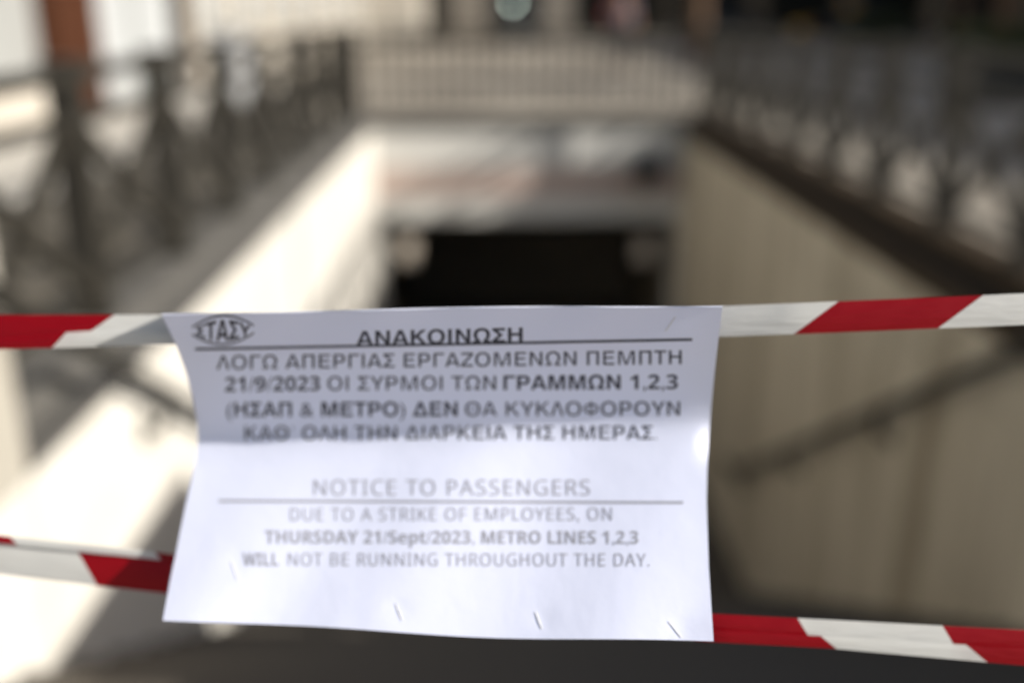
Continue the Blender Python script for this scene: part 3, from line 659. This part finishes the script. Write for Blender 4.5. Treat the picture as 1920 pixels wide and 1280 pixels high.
ink = mat('toner_ink', (0.045, 0.045, 0.055), 0.6, spec=0.2)
ink2 = mat('washed_out_ink', (0.33, 0.33, 0.37), 0.6, spec=0.2)  # same toner, colour paled to imitate overexposure and blur on the sunlit half
def glyphs(body, bold):
    out = ''
    for c in body:
        if c == 'Μ' and bold < 0: c = 'M'
        if 'A' <= c <= 'Z': out += chr((0x1D5D4 if bold else 0x1D5A0) + ord(c) - 65)
        elif 'a' <= c <= 'z': out += chr((0x1D5EE if bold else 0x1D5BA) + ord(c) - 97)
        elif '0' <= c <= '9': out += chr((0x1D7EC if bold else 0x1D7E2) + ord(c) - 48)
        elif 'Α' <= c <= 'Ω': out += chr(0x1D756 + ord(c) - 0x391)
        else: out += c
    return out
def text_mesh(body, bold, spacing=1.0):
    body = glyphs(body, bold); bold = min(0, bold)
    cu = bpy.data.curves.new('t', 'FONT'); cu.body = body; cu.resolution_u = 3; cu.offset = bold; cu.space_character = spacing
    o = bpy.data.objects.new('t', cu); COL.objects.link(o); bpy.context.view_layer.update()
    dg = bpy.context.evaluated_depsgraph_get(); m_ = bpy.data.meshes.new_from_object(o.evaluated_get(dg))
    bm = bmesh.new(); bm.from_mesh(m_)
    for k in range(-2, 9):                     # cut across so that the letters can follow the bend of the sheet
        bmesh.ops.bisect_plane(bm, geom=bm.verts[:] + bm.edges[:] + bm.faces[:], plane_co=(0, k * 0.09 + 0.003, 0), plane_no=(0, 1, 0))
    bm.to_mesh(m_); bm.free()
    vs = [tuple(p.co) for p in m_.vertices]; fs = [tuple(p.vertices) for p in m_.polygons]
    bpy.data.objects.remove(o); bpy.data.curves.remove(cu); bpy.data.meshes.remove(m_)
    return vs, fs
CAP = None
def line(body, x0, x1, yl, yr, cap, bold=0.0, m=ink, spacing=1.0, name='printed_line', warp=None):
    """letters between frame columns x0 and x1, baseline yl at the left and yr at the right"""
    global CAP
    if CAP is None:
        q, _ = text_mesh('H', 0); CAP = max(p[1] for p in q)
    vs, fs = text_mesh(body, bold, spacing)
    a, b = min(p[0] for p in vs), max(p[0] for p in vs)
    out = []
    for p in vs:
        q = (p[0] - a) / (b - a); x = x0 + (x1 - x0) * q; hgt = p[1] / CAP * cap
        if warp: hgt = warp(q, p[1] / CAP) * cap
        out.append(paper_at(x, yl + (yr - yl) * q - hgt, 0.00016))
    me = bpy.data.meshes.new(name); me.from_pydata(out, [], fs)
    return reparent(obj(name, me, m, nz), nz)
def rule(x0, x1, yl, yr, th, m=ink):
    n = 40; vv = []
    for i in range(n + 1):
        q = i / n; x = x0 + (x1 - x0) * q; y = yl + (yr - yl) * q
        vv += [paper_at(x, y, 0.00016), paper_at(x, y + th, 0.00016)]
    me = bpy.data.meshes.new('printed_rule'); me.from_pydata(vv, [], [(2 * i, 2 * i + 1, 2 * i + 3, 2 * i + 2) for i in range(n)])
    return reparent(obj('printed_rule', me, m, nz), nz)
B = 1; G = -0.017                              # bold letters / regular Greek letters
line('ΑΝΑΚΟΙΝΩΣΗ', 668, 980, 648, 641, 27, B)
rule(366, 1298, 652, 634, 5)
line('ΛΟΓΩ ΑΠΕΡΓΙΑΣ ΕΡΓΑΖΟΜΕΝΩΝ ΠΕΜΠΤΗ', 406, 1278, 693, 683, 27, G)
line('21/9/2023', 422, 600, 734, 732, 27, B); line('ΟΙ ΣΥΡΜΟΙ ΤΩΝ', 614, 930, 732, 731, 27, G); line('ΓΡΑΜΜΩΝ 1,2,3', 944, 1271, 731, 729, 27, B)
line('(ΗΣΑΠ & ΜΕΤΡΟ) ΔΕΝ', 425, 858, 781, 780, 27, B); line('ΘΑ ΚΥΚΛΟΦΟΡΟΥΝ', 872, 1275, 780, 779, 27, G)
line('ΚΑΘ’ ΟΛΗ ΤΗΝ ΔΙΑΡΚΕΙΑ ΤΗΣ ΗΜΕΡΑΣ.', 459, 1232, 825, 824, 27, G)
line('NOTICE TO PASSENGERS', 588, 1106, 928, 928, 29, 0, ink2, 1.1)
rule(410, 1281, 936, 939, 5, ink2)
line('DUE TO A STRIKE OF EMPLOYEES, ON', 544, 1147, 976, 975, 24, 0, ink2, 1.1)
line('THURSDAY 21/Sept/2023, METRO LINES 1,2,3', 497, 1197, 1018, 1019, 24, B, ink2)
line('WILL', 455, 522, 1060, 1060, 24, B, ink2); line('NOT BE RUNNING THROUGHOUT THE DAY.', 540, 1218, 1060, 1061, 24, 0, ink2, 1.1)
# emblem: five letters stretched into a lens between two arcs
def lens(q, h):
    k = 0.30 + 0.70 * math.sin(math.pi * min(1, max(0, q))) ** 0.8
    return 0.5 + (min(1, max(0, h)) - 0.5) * k
line('ΣΤΑΣΥ', 366, 470, 641, 638, 40, B, name='printed_emblem', warp=lens)
for s in (-1, 1):
    vv = []; n = 24
    for i in range(n + 1):
        q = i / n; x = 360 + 116 * q; yy = 620 - 1.5 * q * 2 + s * (5 + 20 * math.sin(math.pi * q) ** 0.9)
        vv += [paper_at(x, yy, 0.00016), paper_at(x, yy + s * 3.5, 0.00016)]
    me = bpy.data.meshes.new('printed_emblem'); me.from_pydata(vv, [], [(2 * i, 2 * i + 1, 2 * i + 3, 2 * i + 2) for i in range(n)])
    reparent(obj('printed_emblem', me, ink, nz), nz)
stm = mat('staple_wire', (0.70, 0.69, 0.66), 0.6, var=0.05)
for x0, y0, x1, y1 in ((1266, 594, 1248, 620), (434, 1052, 445, 1086), (742, 1131, 754, 1162), (1004, 1147, 1016, 1178), (1254, 1165, 1277, 1194)):
    a, b = paper_at(x0, y0, 0.0001), paper_at(x1, y1, 0.0001); a2, b2 = paper_at(x0, y0, -0.001), paper_at(x1, y1, -0.001)
    reparent(MB().tube([a2, a, (a + b) / 2, b, b2], 0.0003, 6).build('staple', stm, nz), nz)
